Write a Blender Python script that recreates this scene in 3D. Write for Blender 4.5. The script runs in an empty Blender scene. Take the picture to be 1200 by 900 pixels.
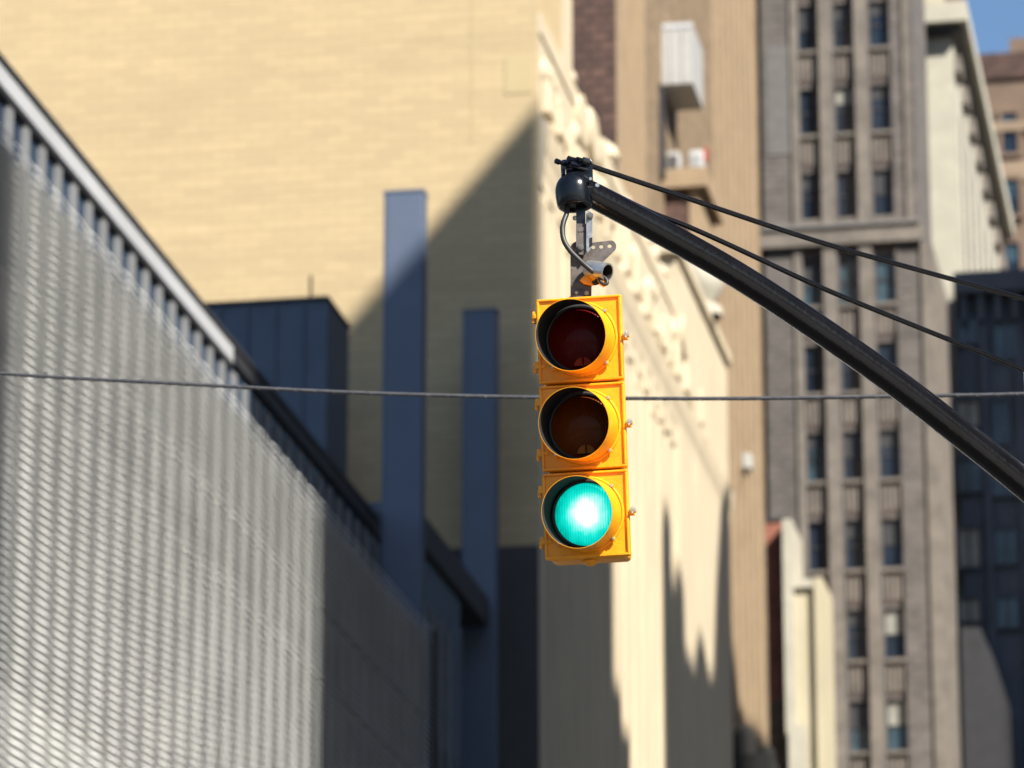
import bpy, bmesh, math, random
from mathutils import Vector, Matrix
random.seed(4)
sc = bpy.context.scene
R_ = math.radians
# ------------------------------------------------------------------ camera
CAM = Vector((0, 0, 1.6)); PITCH = 16.8; YAW = 10.3; FPX = 5000.0
cd = bpy.data.cameras.new('camera'); cam = bpy.data.objects.new('camera', cd)
sc.collection.objects.link(cam); sc.camera = cam
cam.location = CAM; cam.rotation_euler = (R_(90 + PITCH), 0, R_(YAW))
cd.sensor_width = 36; cd.lens = FPX / 1200 * 36
cd.clip_start = 0.1; cd.clip_end = 3000
cd.dof.use_dof = True; cd.dof.focus_distance = 16.85; cd.dof.aperture_fstop = 3.8
# ------------------------------------------------------------------ light
SX, SY, SZ = 0.5725, -0.5, 0.65                       # direction towards the sun
elev = math.asin(SZ / math.sqrt(SX*SX + SY*SY + SZ*SZ)); azim = math.atan2(SX, SY)
w = bpy.data.worlds.new('World'); sc.world = w; w.use_nodes = True
wn = w.node_tree.nodes; bg = wn['Background']
sky = wn.new('ShaderNodeTexSky'); sky.sky_type = 'NISHITA'; sky.sun_disc = False
sky.sun_elevation = elev; sky.sun_rotation = azim; sky.air_density = 1.3; sky.ozone_density = 6.0; sky.dust_density = 1.0
w.node_tree.links.new(sky.outputs[0], bg.inputs[0]); bg.inputs[1].default_value = 0.06
sd = bpy.data.lights.new('sun', 'SUN'); sd.energy = 5.0; sd.angle = R_(0.53); sd.color = (1, 0.94, 0.83)
so = bpy.data.objects.new('sun', sd); sc.collection.objects.link(so)
so.rotation_euler = Vector((SX, SY, SZ)).to_track_quat('Z', 'Y').to_euler()
vs = sc.view_settings; vs.view_transform = 'Standard'; vs.look = 'None'; vs.exposure = 1.25; vs.gamma = 1
vs.use_curve_mapping = False
sc.render.resolution_x = 1024; sc.render.resolution_y = 768

# ------------------------------------------------------------------ helpers
_m = cam.rotation_euler.to_matrix(); RT = _m @ Vector((1, 0, 0)); UP = _m @ Vector((0, 1, 0)); FW = _m @ Vector((0, 0, -1))
def ray(px, py): return FW + RT*((px-600)/FPX) + UP*((450-py)/FPX)
def on_y(px, py, Y): d = ray(px, py); return CAM + d*((Y-CAM.y)/d.y)
def on_x(px, py, X): d = ray(px, py); return CAM + d*((X-CAM.x)/d.x)
def on_plane(px, py, p, n): d = ray(px, py); return CAM + d*((p-CAM).dot(n)/d.dot(n))
def at_depth(px, py, D): return CAM + ray(px, py)*D
HZ = 1960
def sun_to(p, X):                                      # where the sun ray through p meets the plane x = X
    t = (X-p.x)/SX; return Vector((X, p.y+SY*t, p.z+SZ*t))

KA = 0.66                                              # one calibration of all pigments to the exposure
def mat(name, col, rough=0.7, metal=0.0, var=0.12, scale=3.0, bump=0.0, bscale=None, brick=None, spec=None, detail=4, stretch=None, coat=0, bias=None):
    m = bpy.data.materials.new(name); m.use_nodes = True; nt = m.node_tree; N = nt.nodes; L = nt.links
    b = N['Principled BSDF']; b.inputs['Roughness'].default_value = rough; b.inputs['Metallic'].default_value = metal
    if spec is not None: b.inputs['Specular IOR Level'].default_value = spec
    if coat: b.inputs['Coat Weight'].default_value = coat
    geo = N.new('ShaderNodeNewGeometry'); vec = geo.outputs['Position']
    if stretch:
        mp = N.new('ShaderNodeMapping'); mp.inputs['Scale'].default_value = stretch; L.new(vec, mp.inputs[0]); nv = mp.outputs[0]
    else: nv = vec
    nz = N.new('ShaderNodeTexNoise'); nz.inputs['Scale'].default_value = scale; nz.inputs['Detail'].default_value = detail
    nz.inputs['Roughness'].default_value = 0.62
    L.new(nv, nz.inputs['Vector'])
    mr = N.new('ShaderNodeMapRange'); mr.inputs[1].default_value = 0.3; mr.inputs[2].default_value = 0.7
    mr.inputs[3].default_value = 1-var; mr.inputs[4].default_value = 1+var; L.new(nz.outputs[0], mr.inputs[0])
    mx = N.new('ShaderNodeMix'); mx.data_type = 'RGBA'; mx.blend_type = 'MULTIPLY'; mx.inputs[0].default_value = 1
    mx.inputs[6].default_value = (col[0]*KA, col[1]*KA, col[2]*KA, 1); L.new(mr.outputs[0], mx.inputs[7]); out = mx.outputs[2]
    hgt = None
    if brick:
        mortar, bw, bh, ms = brick[:4]; bc = brick[4] if len(brick) > 4 else .13
        sp = N.new('ShaderNodeSeparateXYZ'); L.new(vec, sp.inputs[0])
        ad = N.new('ShaderNodeMath'); L.new(sp.outputs[0], ad.inputs[0]); L.new(sp.outputs[1], ad.inputs[1])
        cb = N.new('ShaderNodeCombineXYZ'); L.new(ad.outputs[0], cb.inputs[0]); L.new(sp.outputs[2], cb.inputs[1])
        bt = N.new('ShaderNodeTexBrick'); bt.inputs['Scale'].default_value = 1; bt.inputs['Brick Width'].default_value = bw
        bt.inputs['Row Height'].default_value = bh; bt.inputs['Mortar Size'].default_value = ms
        bt.inputs['Color1'].default_value = (1+bc, 1+bc, 1+bc, 1); bt.inputs['Color2'].default_value = (1-bc, 1-bc, 1-bc, 1)
        bt.inputs['Mortar'].default_value = (*mortar, 1)
        L.new(cb.outputs[0], bt.inputs['Vector'])
        m2 = N.new('ShaderNodeMix'); m2.data_type = 'RGBA'; m2.blend_type = 'MULTIPLY'; m2.inputs[0].default_value = 1
        L.new(out, m2.inputs[6]); L.new(bt.outputs[0], m2.inputs[7]); out = m2.outputs[2]; hgt = bt.outputs['Fac']
    L.new(out, b.inputs['Base Color'])
    if bump:
        n2 = N.new('ShaderNodeTexNoise'); n2.inputs['Scale'].default_value = bscale or scale; n2.inputs['Detail'].default_value = 5
        L.new(nv, n2.inputs['Vector'])
        bp = N.new('ShaderNodeBump'); bp.inputs['Strength'].default_value = bump; bp.inputs['Distance'].default_value = 0.05
        L.new(n2.outputs[0], bp.inputs['Height']); L.new(bp.outputs[0], b.inputs['Normal'])
    return m

def tag(o, label=None, cat=None, group=None, kind=None):
    if label: o['label'] = label
    if cat: o['category'] = cat
    if group: o['group'] = group
    if kind: o['kind'] = kind
    return o
def empty(name, loc, label=None, cat=None, group=None, rz=0):
    o = bpy.data.objects.new(name, None); sc.collection.objects.link(o); o.location = loc; o.rotation_euler = (0, 0, rz)
    bpy.context.view_layer.update()
    return tag(o, label, cat, group)
class MB:
    def __init__(s): s.bm = bmesh.new()
    def box(s, x0, x1, y0, y1, z0, z1, bev=0):
        c = bmesh.ops.create_cube(s.bm, size=1)
        bmesh.ops.scale(s.bm, vec=(abs(x1-x0), abs(y1-y0), abs(z1-z0)), verts=c['verts'])
        bmesh.ops.translate(s.bm, vec=((x0+x1)/2, (y0+y1)/2, (z0+z1)/2), verts=c['verts'])
        if bev:
            es = list({e for v in c['verts'] for e in v.link_edges})
            bmesh.ops.bevel(s.bm, geom=es, offset=bev, segments=2, affect='EDGES', profile=0.5)
        return s
    def tube(s, path, rad, n=16, cap=True):
        path = [Vector(p) for p in path]; rad = rad if isinstance(rad, (list, tuple)) else [rad]*len(path)
        rings = []; up = None
        for i, p in enumerate(path):
            t = (path[min(i+1, len(path)-1)] - path[max(i-1, 0)]).normalized()
            if up is None: up = Vector((0, 0, 1)) if abs(t.z) < 0.9 else Vector((0, 1, 0))
            a = (up - t*up.dot(t)).normalized(); b = t.cross(a); up = a
            rings.append([s.bm.verts.new(p + (a*math.cos(2*math.pi*k/n) + b*math.sin(2*math.pi*k/n))*rad[i]) for k in range(n)])
        for r0, r1 in zip(rings, rings[1:]):
            for k in range(n):
                s.bm.faces.new((r0[k], r0[(k+1) % n], r1[(k+1) % n], r1[k]))
        if cap: s.bm.faces.new(rings[0][::-1]); s.bm.faces.new(rings[-1])
        return s
    def cyl(s, a, b, r, n=20): return s.tube([a, b], r, n)
    def poly(s, pts, vec):                             # extrude a planar outline along vec
        vec = Vector(vec); a = [s.bm.verts.new(Vector(p)) for p in pts]; b = [s.bm.verts.new(Vector(p)+vec) for p in pts]; n = len(a)
        s.bm.faces.new(a[::-1]); s.bm.faces.new(b)
        for k in range(n): s.bm.faces.new((a[k], a[(k+1) % n], b[(k+1) % n], b[k]))
        return s
    def lathe(s, prof, mtx=Matrix(), n=48, close=False):   # prof: (radius, height) about local Z
        rings = []
        for r, h in prof:
            if r < 1e-6: rings.append([s.bm.verts.new(mtx @ Vector((0, 0, h)))])
            else: rings.append([s.bm.verts.new(mtx @ Vector((r*math.cos(2*math.pi*k/n), r*math.sin(2*math.pi*k/n), h))) for k in range(n)])
        for r0, r1 in zip(rings, rings[1:]):
            for k in range(n):
                q = (k+1) % n
                if len(r0) == 1 and len(r1) == 1: continue
                if len(r0) == 1: s.bm.faces.new((r0[0], r1[q], r1[k]))
                elif len(r1) == 1: s.bm.faces.new((r0[k], r0[q], r1[0]))
                else: s.bm.faces.new((r0[k], r0[q], r1[q], r1[k]))
        return s
    def build(s, name, m, parent=None, smooth=False, bevel=0, local=False, loc=None):
        me = bpy.data.meshes.new(name)
        bmesh.ops.recalc_face_normals(s.bm, faces=s.bm.faces)
        s.bm.to_mesh(me); s.bm.free()
        for x in (m if isinstance(m, (list, tuple)) else [m]): me.materials.append(x)
        o = bpy.data.objects.new(name, me); sc.collection.objects.link(o)
        if smooth: me.shade_smooth(); me.set_sharp_from_angle(angle=R_(38))
        if parent:
            o.parent = parent
            if not local: o.matrix_parent_inverse = parent.matrix_world.inverted()
        if bevel:
            b = o.modifiers.new('bevel', 'BEVEL'); b.width = bevel; b.segments = 3; b.limit_method = 'ANGLE'; b.angle_limit = R_(40)
            b.harden_normals = False
        return o
def box(name, m, parent, *a, **k): return MB().box(*a).build(name, m, parent, **k)

# ------------------------------------------------------------------ materials
M = {}
M['asphalt'] = mat('asphalt', (.05, .05, .052), .9, var=.25, scale=2, bump=.2, bscale=60)
M['concrete'] = mat('pavement concrete', (.32, .31, .29), .85, var=.12, scale=1.2, brick=((.6, .6, .6), 1.5, 1.5, .012))
M['kerb'] = mat('kerb stone', (.36, .35, .33), .8)
M['line'] = mat('road paint', (.75, .74, .7), .6, var=.1, scale=8)
M['yellow_brick'] = mat('painted yellow brick', (.63, .485, .28), .75, var=.06, scale=.5, bump=.35, bscale=1.8, brick=((.90, .90, .90), .6, .22, .02, .05), stretch=(.35, .35, 2.0), detail=7)
M['yellow_smooth'] = mat('yellow render', (.60, .48, .27), .75, var=.05, scale=.8)
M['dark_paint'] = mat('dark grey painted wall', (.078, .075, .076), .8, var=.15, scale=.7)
M['cream'] = mat('cream stone', (.72, .61, .44), .7, var=.09, scale=.9, bump=.5, bscale=2.5, stretch=(1, 1, .35))
M['dark_brick'] = mat('dark brown brick', (.105, .055, .042), .85, var=.4, scale=1.3, brick=((.6, .6, .6), .6, .3, .06, .35))
M['tan_brick'] = mat('tan brick', (.30, .215, .132), .85, var=.22, scale=1.1, brick=((.72, .70, .68), .6, .3, .05, .22))
M['tan_light'] = mat('light tan stone', (.40, .29, .18), .8, var=.12, scale=.9)
M['tower_brick'] = mat('grey brown brick', (.128, .115, .109), .88, var=.3, scale=.9, brick=((1.25, 1.22, 1.2), .7, .28, .06, .22))
M['tower_stone'] = mat('weathered limestone', (.215, .188, .163), .85, var=.3, scale=1.1)
M['tower_grey'] = mat('pale grey cleaned brick', (.225, .212, .205), .85, var=.1, scale=1.2)
M['tower_pink'] = mat('pinkish spandrel brick', (.16, .115, .105), .85, var=.25, scale=1.4)
M['white_stone'] = mat('white terracotta', (.56, .53, .44), .7, var=.12, scale=.8)
M['brown_brick'] = mat('brown brick', (.20, .135, .095), .85, var=.22, scale=.6)
M['brown_light'] = mat('buff stone course', (.33, .24, .165), .85, var=.15, scale=.7)
M['red_brick'] = mat('red brick', (.36, .13, .085), .85, var=.2, scale=.8, brick=((1.3, 1.4, 1.4), .5, .25, .03))
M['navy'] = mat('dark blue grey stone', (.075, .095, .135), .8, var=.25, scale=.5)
M['pale_cream'] = mat('pale cream stucco', (.58, .52, .37), .75, var=.06, scale=.6)
M['glass'] = mat('window glass', (.022, .034, .055), .10, var=.3, scale=.35, spec=.35)
M['glass_teal'] = mat('teal window glass', (.05, .085, .11), .15, var=.5, scale=1.2, spec=.5)
M['blind'] = mat('window blind', (.35, .34, .30), .7, var=.15, scale=2)
M['win_frame'] = mat('dark window frame', (.05, .05, .055), .5)
M['blue_steel'] = mat('blue painted steel', (.118, .155, .235), .5, var=.06, scale=1.2)
M['blue_dark'] = mat('dark blue corrugated metal', (.085, .12, .19), .5, var=.15, scale=1)
M['blue_glass'] = mat('dark blue glass', (.02, .045, .09), .2, var=.3, scale=.4)
M['slat'] = mat('galvanised slat', (1.02, 1.03, 1.02), .55, metal=0, var=.12, scale=.6)
M['backing'] = mat('grey backing panel', (.09, .095, .11), .8, var=.15, scale=.5)
M['backing_mid'] = mat('grey rib metal', (.60, .60, .61), .6, var=.1, scale=.5)
M['post'] = mat('dull grey post', (.24, .25, .265), .6)
M['coping'] = mat('aluminium coping', (.60, .62, .66), .5, metal=.1, var=.08, scale=.7)
M['charcoal'] = mat('charcoal metal', (.035, .035, .04), .5, var=.2, scale=2)
M['box_grey'] = mat('pale grey sheet metal', (.50, .50, .49), .5, var=.08, scale=2)
M['ac_white'] = mat('white enamel', (.65, .66, .66), .5, var=.06, scale=5)
M['rust_red'] = mat('red plastic', (.45, .08, .05), .6)
M['leaf'] = mat('dark foliage', (.04, .055, .03), .8, var=.3, scale=2)
# hero materials
M['hyellow'] = mat('signal yellow enamel', (1.20, .48, .008), .40, var=.11, scale=13, bump=.06, bscale=60, spec=.5)
M['hblack'] = mat('gloss black enamel', (.006, .008, .012), .2, var=.3, scale=18, bump=.03, bscale=40, spec=.4)
M['matt_black'] = mat('matt black paint', (.006, .006, .006), .9, var=.2, scale=20)
M['arm_black'] = mat('weathered black enamel', (.005, .005, .007), .19, var=.35, scale=7, bump=.05, bscale=50, spec=.45)
M['galv'] = mat('galvanised steel', (.42, .42, .42), .35, metal=.8, var=.25, scale=35)
M['old_steel'] = mat('stained old steel', (.12, .10, .092), .5, metal=.4, var=.4, scale=28, bump=.04, bscale=120)
M['bright'] = mat('bright zinc', (.85, .85, .83), .34, metal=.85, var=.1, scale=30)
M['rubber'] = mat('grey rubber cable', (.025, .024, .024), .5, var=.2, scale=30)
M['wire'] = mat('stranded cable sheath', (.085, .085, .095), .45, var=.25, scale=20)
M['lash'] = mat('lashing wire', (.11, .11, .12), .6, metal=0, var=.2, scale=30)

# ------------------------------------------------------------------ ground
MB().box(-1500, 1500, -400, 2600, -1.0, 0).build('ground', M['asphalt']).__setitem__('kind', 'structure')
MB().box(-11, 1, -60, 400, 0.004, 0.008).build('road', M['asphalt']).__setitem__('kind', 'structure')
for x0, x1 in ((-14.6, -11.2), (1.2, 15.9)):
    MB().box(x0, x1, -60, 145, 0.004, 0.13).build('pavement', M['concrete'])['kind'] = 'structure'
for x0, x1 in ((-11.2, -11.0), (1.0, 1.2)):
    MB().box(x0, x1, -60, 145, 0.009, 0.14).build('kerb', M['kerb'])['kind'] = 'structure'
b = MB()
for i in range(30): b.box(-5.08, -4.93, -50+i*6.5, -47+i*6.5, 0.012, 0.016)
b.build('road_marking', M['line'])['kind'] = 'structure'

# ------------------------------------------------------------------ screen clad building
XS = -15.0
def zline(px, py, X, Y):                               # height at which the receding line through (px,py) on plane X runs
    return on_x(px, py, X).z
z_top = on_x(510, 740, XS).z; y_end = on_x(510, 740, XS).y
XC = -16.5; z_cop = on_x(275, 401, XC).z; y_cop1 = on_x(570, 745, XC).y; y_wall1 = on_x(547, 745, XC).y
y_light = on_x(275, 405, XC).y
sb = empty('screen_clad_building', (XS-5, 60, 0), 'grey building clad in a fine metal slat screen, lower left', 'building')
Y0S = 30
MB().box(-40, XS-.75, Y0S, y_end-.1, 0, z_top-.45).build('wall', M['backing'], sb)
# wavy horizontal slats
def wavy(nm, z0, z1, pitch, mt):
    b = MB(); ys = []; y = Y0S
    while y < y_end: ys.append(y); y += .095
    ys.append(y_end); z = z1
    def xo(y): return XS + .012*math.sin(2*math.pi*y/.86)
    while z > z0:
        prev = None
        for y in ys:
            x = xo(y)
            cur = [b.bm.verts.new((x-.045, y, z)), b.bm.verts.new((x, y, z-pitch*.45)), b.bm.verts.new((x-.02, y, z-pitch*.45)), b.bm.verts.new((x-.06, y, z))]
            if prev:
                for k in range(4): b.bm.faces.new((prev[k], prev[(k+1) % 4], cur[(k+1) % 4], cur[k]))
            prev = cur
        z -= pitch
    return b.build(nm, mt, sb)
wavy('slat_screen', 6.5, z_top, .116, M['slat'])
zb = [on_x(111, 509, XS).z, on_x(18, 775, XS).z, on_x(60, 352, XS).z]
b = MB(); y = Y0S                                      # folded sheet behind the slats, one fold every 0.86 m
ys = []
while y < y_end-.2: ys += [(y, -.235), (y+.30, -.17), (y+.56, -.17)]; y += .86
prev = None
for y, dx in ys:
    cur = [b.bm.verts.new((XS+dx, y, 1)), b.bm.verts.new((XS+dx, y, z_top-.1)), b.bm.verts.new((XS-.40, y, z_top-.1)), b.bm.verts.new((XS-.40, y, 1))]
    if prev:
        for k in range(4): b.bm.faces.new((prev[k], prev[(k+1) % 4], cur[(k+1) % 4], cur[k]))
    prev = cur
b.build('folded_sheet', M['backing_mid'], sb)
for z, zh in zip(zb, (.13, .2, .1)): MB().box(XS-.28, XS-.10, Y0S, y_end-.15, z-zh, z+zh).build('floor_beam', M['backing_mid'], sb)
MB().box(XS-.15, XS-.12, Y0S, y_end-.3, zb[2]+.12, z_top-.09).build('upper_panel', M['backing_mid'], sb)
MB().box(XS-.16, XS-.12, Y0S, y_end-.3, 1, zb[1]-.25).build('lower_panel', M['slat'], sb)
MB().box(XS-.08, XS+.02, y_end-.05, y_end+.06, 5, z_top+.02).build('edge_post', M['charcoal'], sb)
# upper wall, posts, coping
MB().box(XC-6, XC-.10, Y0S, y_wall1, z_top-.3, z_cop-.06).build('clerestory', M['blue_glass'], sb)
y = 47.0
while y < y_wall1-1:
    MB().box(XC-.099, XC-.05, y, y+.26, z_top-1.2, z_cop-.451).build('post', M['post'], sb); y += .80
MB().box(XC-.099, XC-.02, Y0S, y_light, z_cop-.36, z_cop-.061).build('coping', M['coping'], sb)
MB().box(XC-.099, XC-.015, Y0S, y_light, z_cop-.45, z_cop-.361).build('dark_strip', M['charcoal'], sb)  # thin charcoal strip under the coping
MB().box(XC-.099, XC-.02, y_light+.002, on_x(500, 676, XC).y, z_cop-.30, z_cop-.061).build('coping', M['charcoal'], sb)
MB().box(XC-.9, XC+.01, Y0S, on_x(500, 676, XC).y, z_cop-.06, z_cop+.03).build('coping_cap', M['charcoal'], sb)
MB().box(XC-6, XC-.52, y_end, y_wall1, 0, z_top-.3).build('end_wall', M['charcoal'], sb)

# second, higher canopy beam between the columns and the dark block beside it
yk0 = on_x(492, 600, XC).y; yk1 = on_x(573, 700, XC).y; zk = on_x(572, 700, XC).z
MB().box(XC-1.6, XC, yk0, yk1, zk-.62, zk).build('canopy_beam', M['charcoal'], sb)
MB().box(XC-1.5, XC-.12, yk0+.1, on_x(546, 700, XC).y, 0, zk-.621).build('canopy_glazing', M['blue_glass'], sb)
ka = on_y(409, 590, 81); kb = on_y(455, 590, 81)
MB().box(ka.x, kb.x, 81, 82, 0, ka.z).build('plant_housing', M['blue_dark'], sb)

# blue columns
def column(px0, px1, ptop, Y, label):
    a = on_y(px0, ptop, Y); c = on_y(px1, ptop, Y)
    o = empty('steel_column', ((a.x+c.x)/2, Y, 0), label, 'column', 'tall blue steel columns')
    MB().box(a.x, c.x, Y, Y+.4, 0, a.z-.03).build('shaft', M['blue_steel'], o, bevel=.02)
    MB().box(a.x-.015, c.x+.015, Y-.015, Y+.415, a.z-.029, a.z+.02).build('cap_plate', M['blue_steel'], o)
    MB().box(a.x+.05, a.x+.07, Y-.006, Y-.001, 0, a.z-.05).build('seam', M['blue_dark'], o)
column(450, 496, 225, 76.2, 'tall blue steel column with sunlit tip, the taller of the two')
column(542, 581, 364, 88.3, 'shorter blue steel column nearer the traffic signal, wholly in shade')
# blue rooftop box
a = on_y(262, 358, 85); c = on_y(384, 358, 85)
rb = empty('rooftop_bulkhead', (a.x, 85, 0), 'dark blue corrugated metal rooftop box behind the sloping roof edge', 'rooftop box')
box('housing', M['blue_dark'], rb, a.x-1.5, c.x, 85, 87.1, 10, a.z)
b = MB(); x = a.x-1.4
while x < c.x-.05: b.box(x, x+.10, 84.93, 84.998, 10, a.z-.08); x += .62
b.build('rib', M['blue_dark'], rb)
box('lid', M['charcoal'], rb, a.x-1.55, c.x+.04, 84.9, 87.15, a.z, a.z+.06)
p = on_y(364, 345, 86)
MB().cyl((p.x, 86, a.z), (p.x, 86, a.z+.9), .03, 8).build('vent_pipe', M['charcoal'], rb)

# ------------------------------------------------------------------ yellow building
XY = on_y(631, 300, 90).x
yb = empty('yellow_brick_building', (XY-10, 90, 0), 'large building with a blank yellow painted brick wall facing the camera', 'building')
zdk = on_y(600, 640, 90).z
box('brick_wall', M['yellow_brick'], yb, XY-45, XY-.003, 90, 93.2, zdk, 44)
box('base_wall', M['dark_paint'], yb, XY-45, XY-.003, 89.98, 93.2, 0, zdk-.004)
xj = on_y(553, 100, 90).x
box('joint', M['yellow_smooth'], yb, xj, xj+.05, 89.99, 89.999, on_y(553, 168, 90).z, 43.9)
q0 = on_y(592, 68, 90); q1 = on_y(628, 108, 90)
box('patch', M['yellow_smooth'], yb, q0.x, q1.x-.1, 89.985, 89.998, q1.z, q0.z)
# ornate cream facade along the street
YF1 = on_x(850, 500, XY).y
fb = empty('ornate_cream_facade', (XY, 100, 0), 'ornate cream stone street front with cornice and scrolls behind the signal', 'building')
zpar = on_x(709, 181, XY).z; zcor = on_x(735, 350, XY).z; 
YF0 = 90.002
box('wall', M['cream'], fb, XY, XY+.02, YF0, YF1, 0, zpar-.5)
box('parapet', M['cream'], fb, XY-1.2, XY+.07, YF0, YF1-3.2, zpar-.5, zpar)
b = MB(); 
prof = [(0, -1.5), (.05, -1.5), (.06, -1.15), (.10, -1.0), (.12, -.75), (.18, -.55), (.24, -.1), (.20, 0), (0, .25)]
b.poly([(XY+.021+x, YF0, zcor+z) for x, z in prof], (0, YF1-YF0-.2, 0)); b.build('cornice', M['cream'], fb)
y = YF0+.5
while y < YF1-.5: MB().box(XY+.03, XY+random.uniform(.07, .13), y, y+random.uniform(.35, .6), zcor-random.uniform(1.7, 2.1), zcor-1.02, .02).build('bracket', M['cream'], fb); y += 1.35
b = MB(); y = YF0+.1
while y < YF1-.6:
    b.box(XY+.021, XY+.08, y, y+.55, 0, zcor-1.9); y += 1.5
b.build('pilaster', M['cream'], fb)
y = YF0+.4
while y < YF1-4:                                       # scroll blocks between parapet and cornice
    MB().cyl((XY+.02, y, (zpar+zcor)/2), (XY+.06, y, (zpar+zcor)/2), random.uniform(.22, .36), 14).build('rosette', M['cream'], fb); y += 2.4
rc = random.Random(8)
for k in range(34):
    yy = YF0+.5+k*.72; zc2 = zpar-.9-rc.random()*1.6; rr_ = rc.uniform(.16, .34)
    MB().lathe([(0, .16*rr_/.3), (rr_*.5, .13*rr_/.3), (rr_*.9, .05), (rr_, 0)], Matrix.Translation((XY+.02, yy, zc2)) @ Matrix.Rotation(R_(90), 4, 'Y'), 14).build('carving', M['cream'], fb, smooth=True)
y = YF0+.3
while y < YF1-4:                                       # consoles of uneven relief between cornice and parapet, bulbs on the parapet
    h_ = rc.uniform(.5, 1.3); w_ = rc.uniform(.5, .8)
    MB().box(XY+.02, XY+rc.uniform(.10, .24), y, y+w_, zcor+.35, zcor+.35+h_, .05).build('console', M['cream'], fb)
    r_ = rc.uniform(.28, .5)
    MB().lathe([(r_*.6, 0), (r_*.5, r_*.3), (r_, r_*.9), (r_*.8, r_*1.5), (r_*.3, r_*1.9), (0, r_*2.1)], Matrix.Translation((XY-.35, y+.5, zpar)), 16).build('crest', M['cream'], fb, smooth=True)
    y += rc.uniform(1.2, 1.9)
# end pavilion with finial, at the far end
zpav = on_x(812, 352, XY).z; yA = on_x(788, 352, XY).y; yB = YF1
box('end_pier', M['cream'], fb, XY-1.2, XY+.12, yA, yB-.32, 0, zpav)
box('pier_cap', M['cream'], fb, XY-1.3, XY+.26, yA-.25, yB-.3, zpav, zpav+.3)
pt = on_x(822, 352, XY); 
m4 = Matrix.Translation((XY-.1, (yA+yB)/2+1.2, zpav+.3))
MB().lathe([(0.62, 0), (.62, .25), (.35, .4), (.6, .75), (.72, 1.15), (.6, 1.55), (.3, 1.85), (.12, 2.2), (0, 2.3)], m4, 20).build('finial', M['white_stone'], fb, smooth=True)
# tall scroll at the near end of the parapet
zs1 = on_x(672, 112, XY).z
ys = [on_x(640, 112, XY).y, on_x(671, 112, XY).y]
box('gable_block', M['cream'], fb, XY-2.4, XY-.005, YF0+3.3, ys[1], zpar, zpar+9)
b = MB()
for k, (px, py, r) in enumerate(((676, 128, .62), (690, 150, .62), (700, 172, .5))):
    q = on_x(px, py, XY); b.cyl((XY-.5, q.y, q.z-.3), (XY+.18, q.y, q.z-.3), r, 20)
b.build('scroll', M['cream'], fb, smooth=True)
q0 = on_x(800, 375, XY+.13)
b = MB(); b.cyl((XY+.12, q0.y, q0.z-.5), (XY+.24, q0.y, q0.z-.5), .6, 18); b.cyl((XY+.12, q0.y+1.2, q0.z-1.8), (XY+.22, q0.y+1.2, q0.z-1.8), .45, 18)
b.build('scroll', M['cream'], fb, smooth=True)

# ------------------------------------------------------------------ tan brick building behind
YT = YF1+1.2
XT = on_y(723, 100, YT).x; YT1 = on_x(893, 400, XT).y
tb = empty('tan_brick_building', (XT-8, YT, 0), 'tall tan brick building with dark brick front and a balcony box', 'building')
box('dark_brick_front', M['dark_brick'], tb, XT-14, XT-.02, YT, YT+.8, 0, 84)
box('side_wall', M['tan_brick'], tb, XT-14, XT, YT+.81, YT1, 0, 84)
yq = on_x(768, 100, XT).y
box('corner_pier', M['tan_light'], tb, XT-.018, XT+.12, YT+.0, YT+.8, 0, 62)
b = MB(); 
for k in range(4): yy = YT+1.1+k*1.25; b.box(XT+.001, XT+.10, yy, yy+.62, 0, 83.8)
b.build('pilaster', M['tan_light'], tb)
b = MB(); yy = on_x(838, 300, XT).y
while yy < YT1-.5: b.box(XT+.001, XT+.06, yy, yy+.8, 0, 83.7); yy += 1.7
b.build('pilaster', M['tan_light'], tb)
# balcony box
YB = on_x(776, 100, XT).y
c0 = on_y(767, 30, YB); c1 = on_y(812, 97, YB)
bb = box('balcony_box', M['box_grey'], tb, XT, c1.x, YB, YB+2.6, c1.z, c0.z)
b = MB(); b.box(XT+.02, c1.x+.03, YB-.03, YB-.001, c0.z-.16, c0.z+.03); b.box(XT+.3, XT+.34, YB-.03, YB-.001, c1.z+.05, c0.z-.17)
b.box(c1.x-.34, c1.x-.30, YB-.03, YB-.001, c1.z+.05, c0.z-.17); b.build('trim', M['coping'], bb)
s0 = on_x(772, 100, XT+.002)
box('doorway', M['charcoal'], tb, XT+.002, XT+.16, s0.y-.1, s0.y+.35, on_x(772, 205, XT).z, s0.z)
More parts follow.
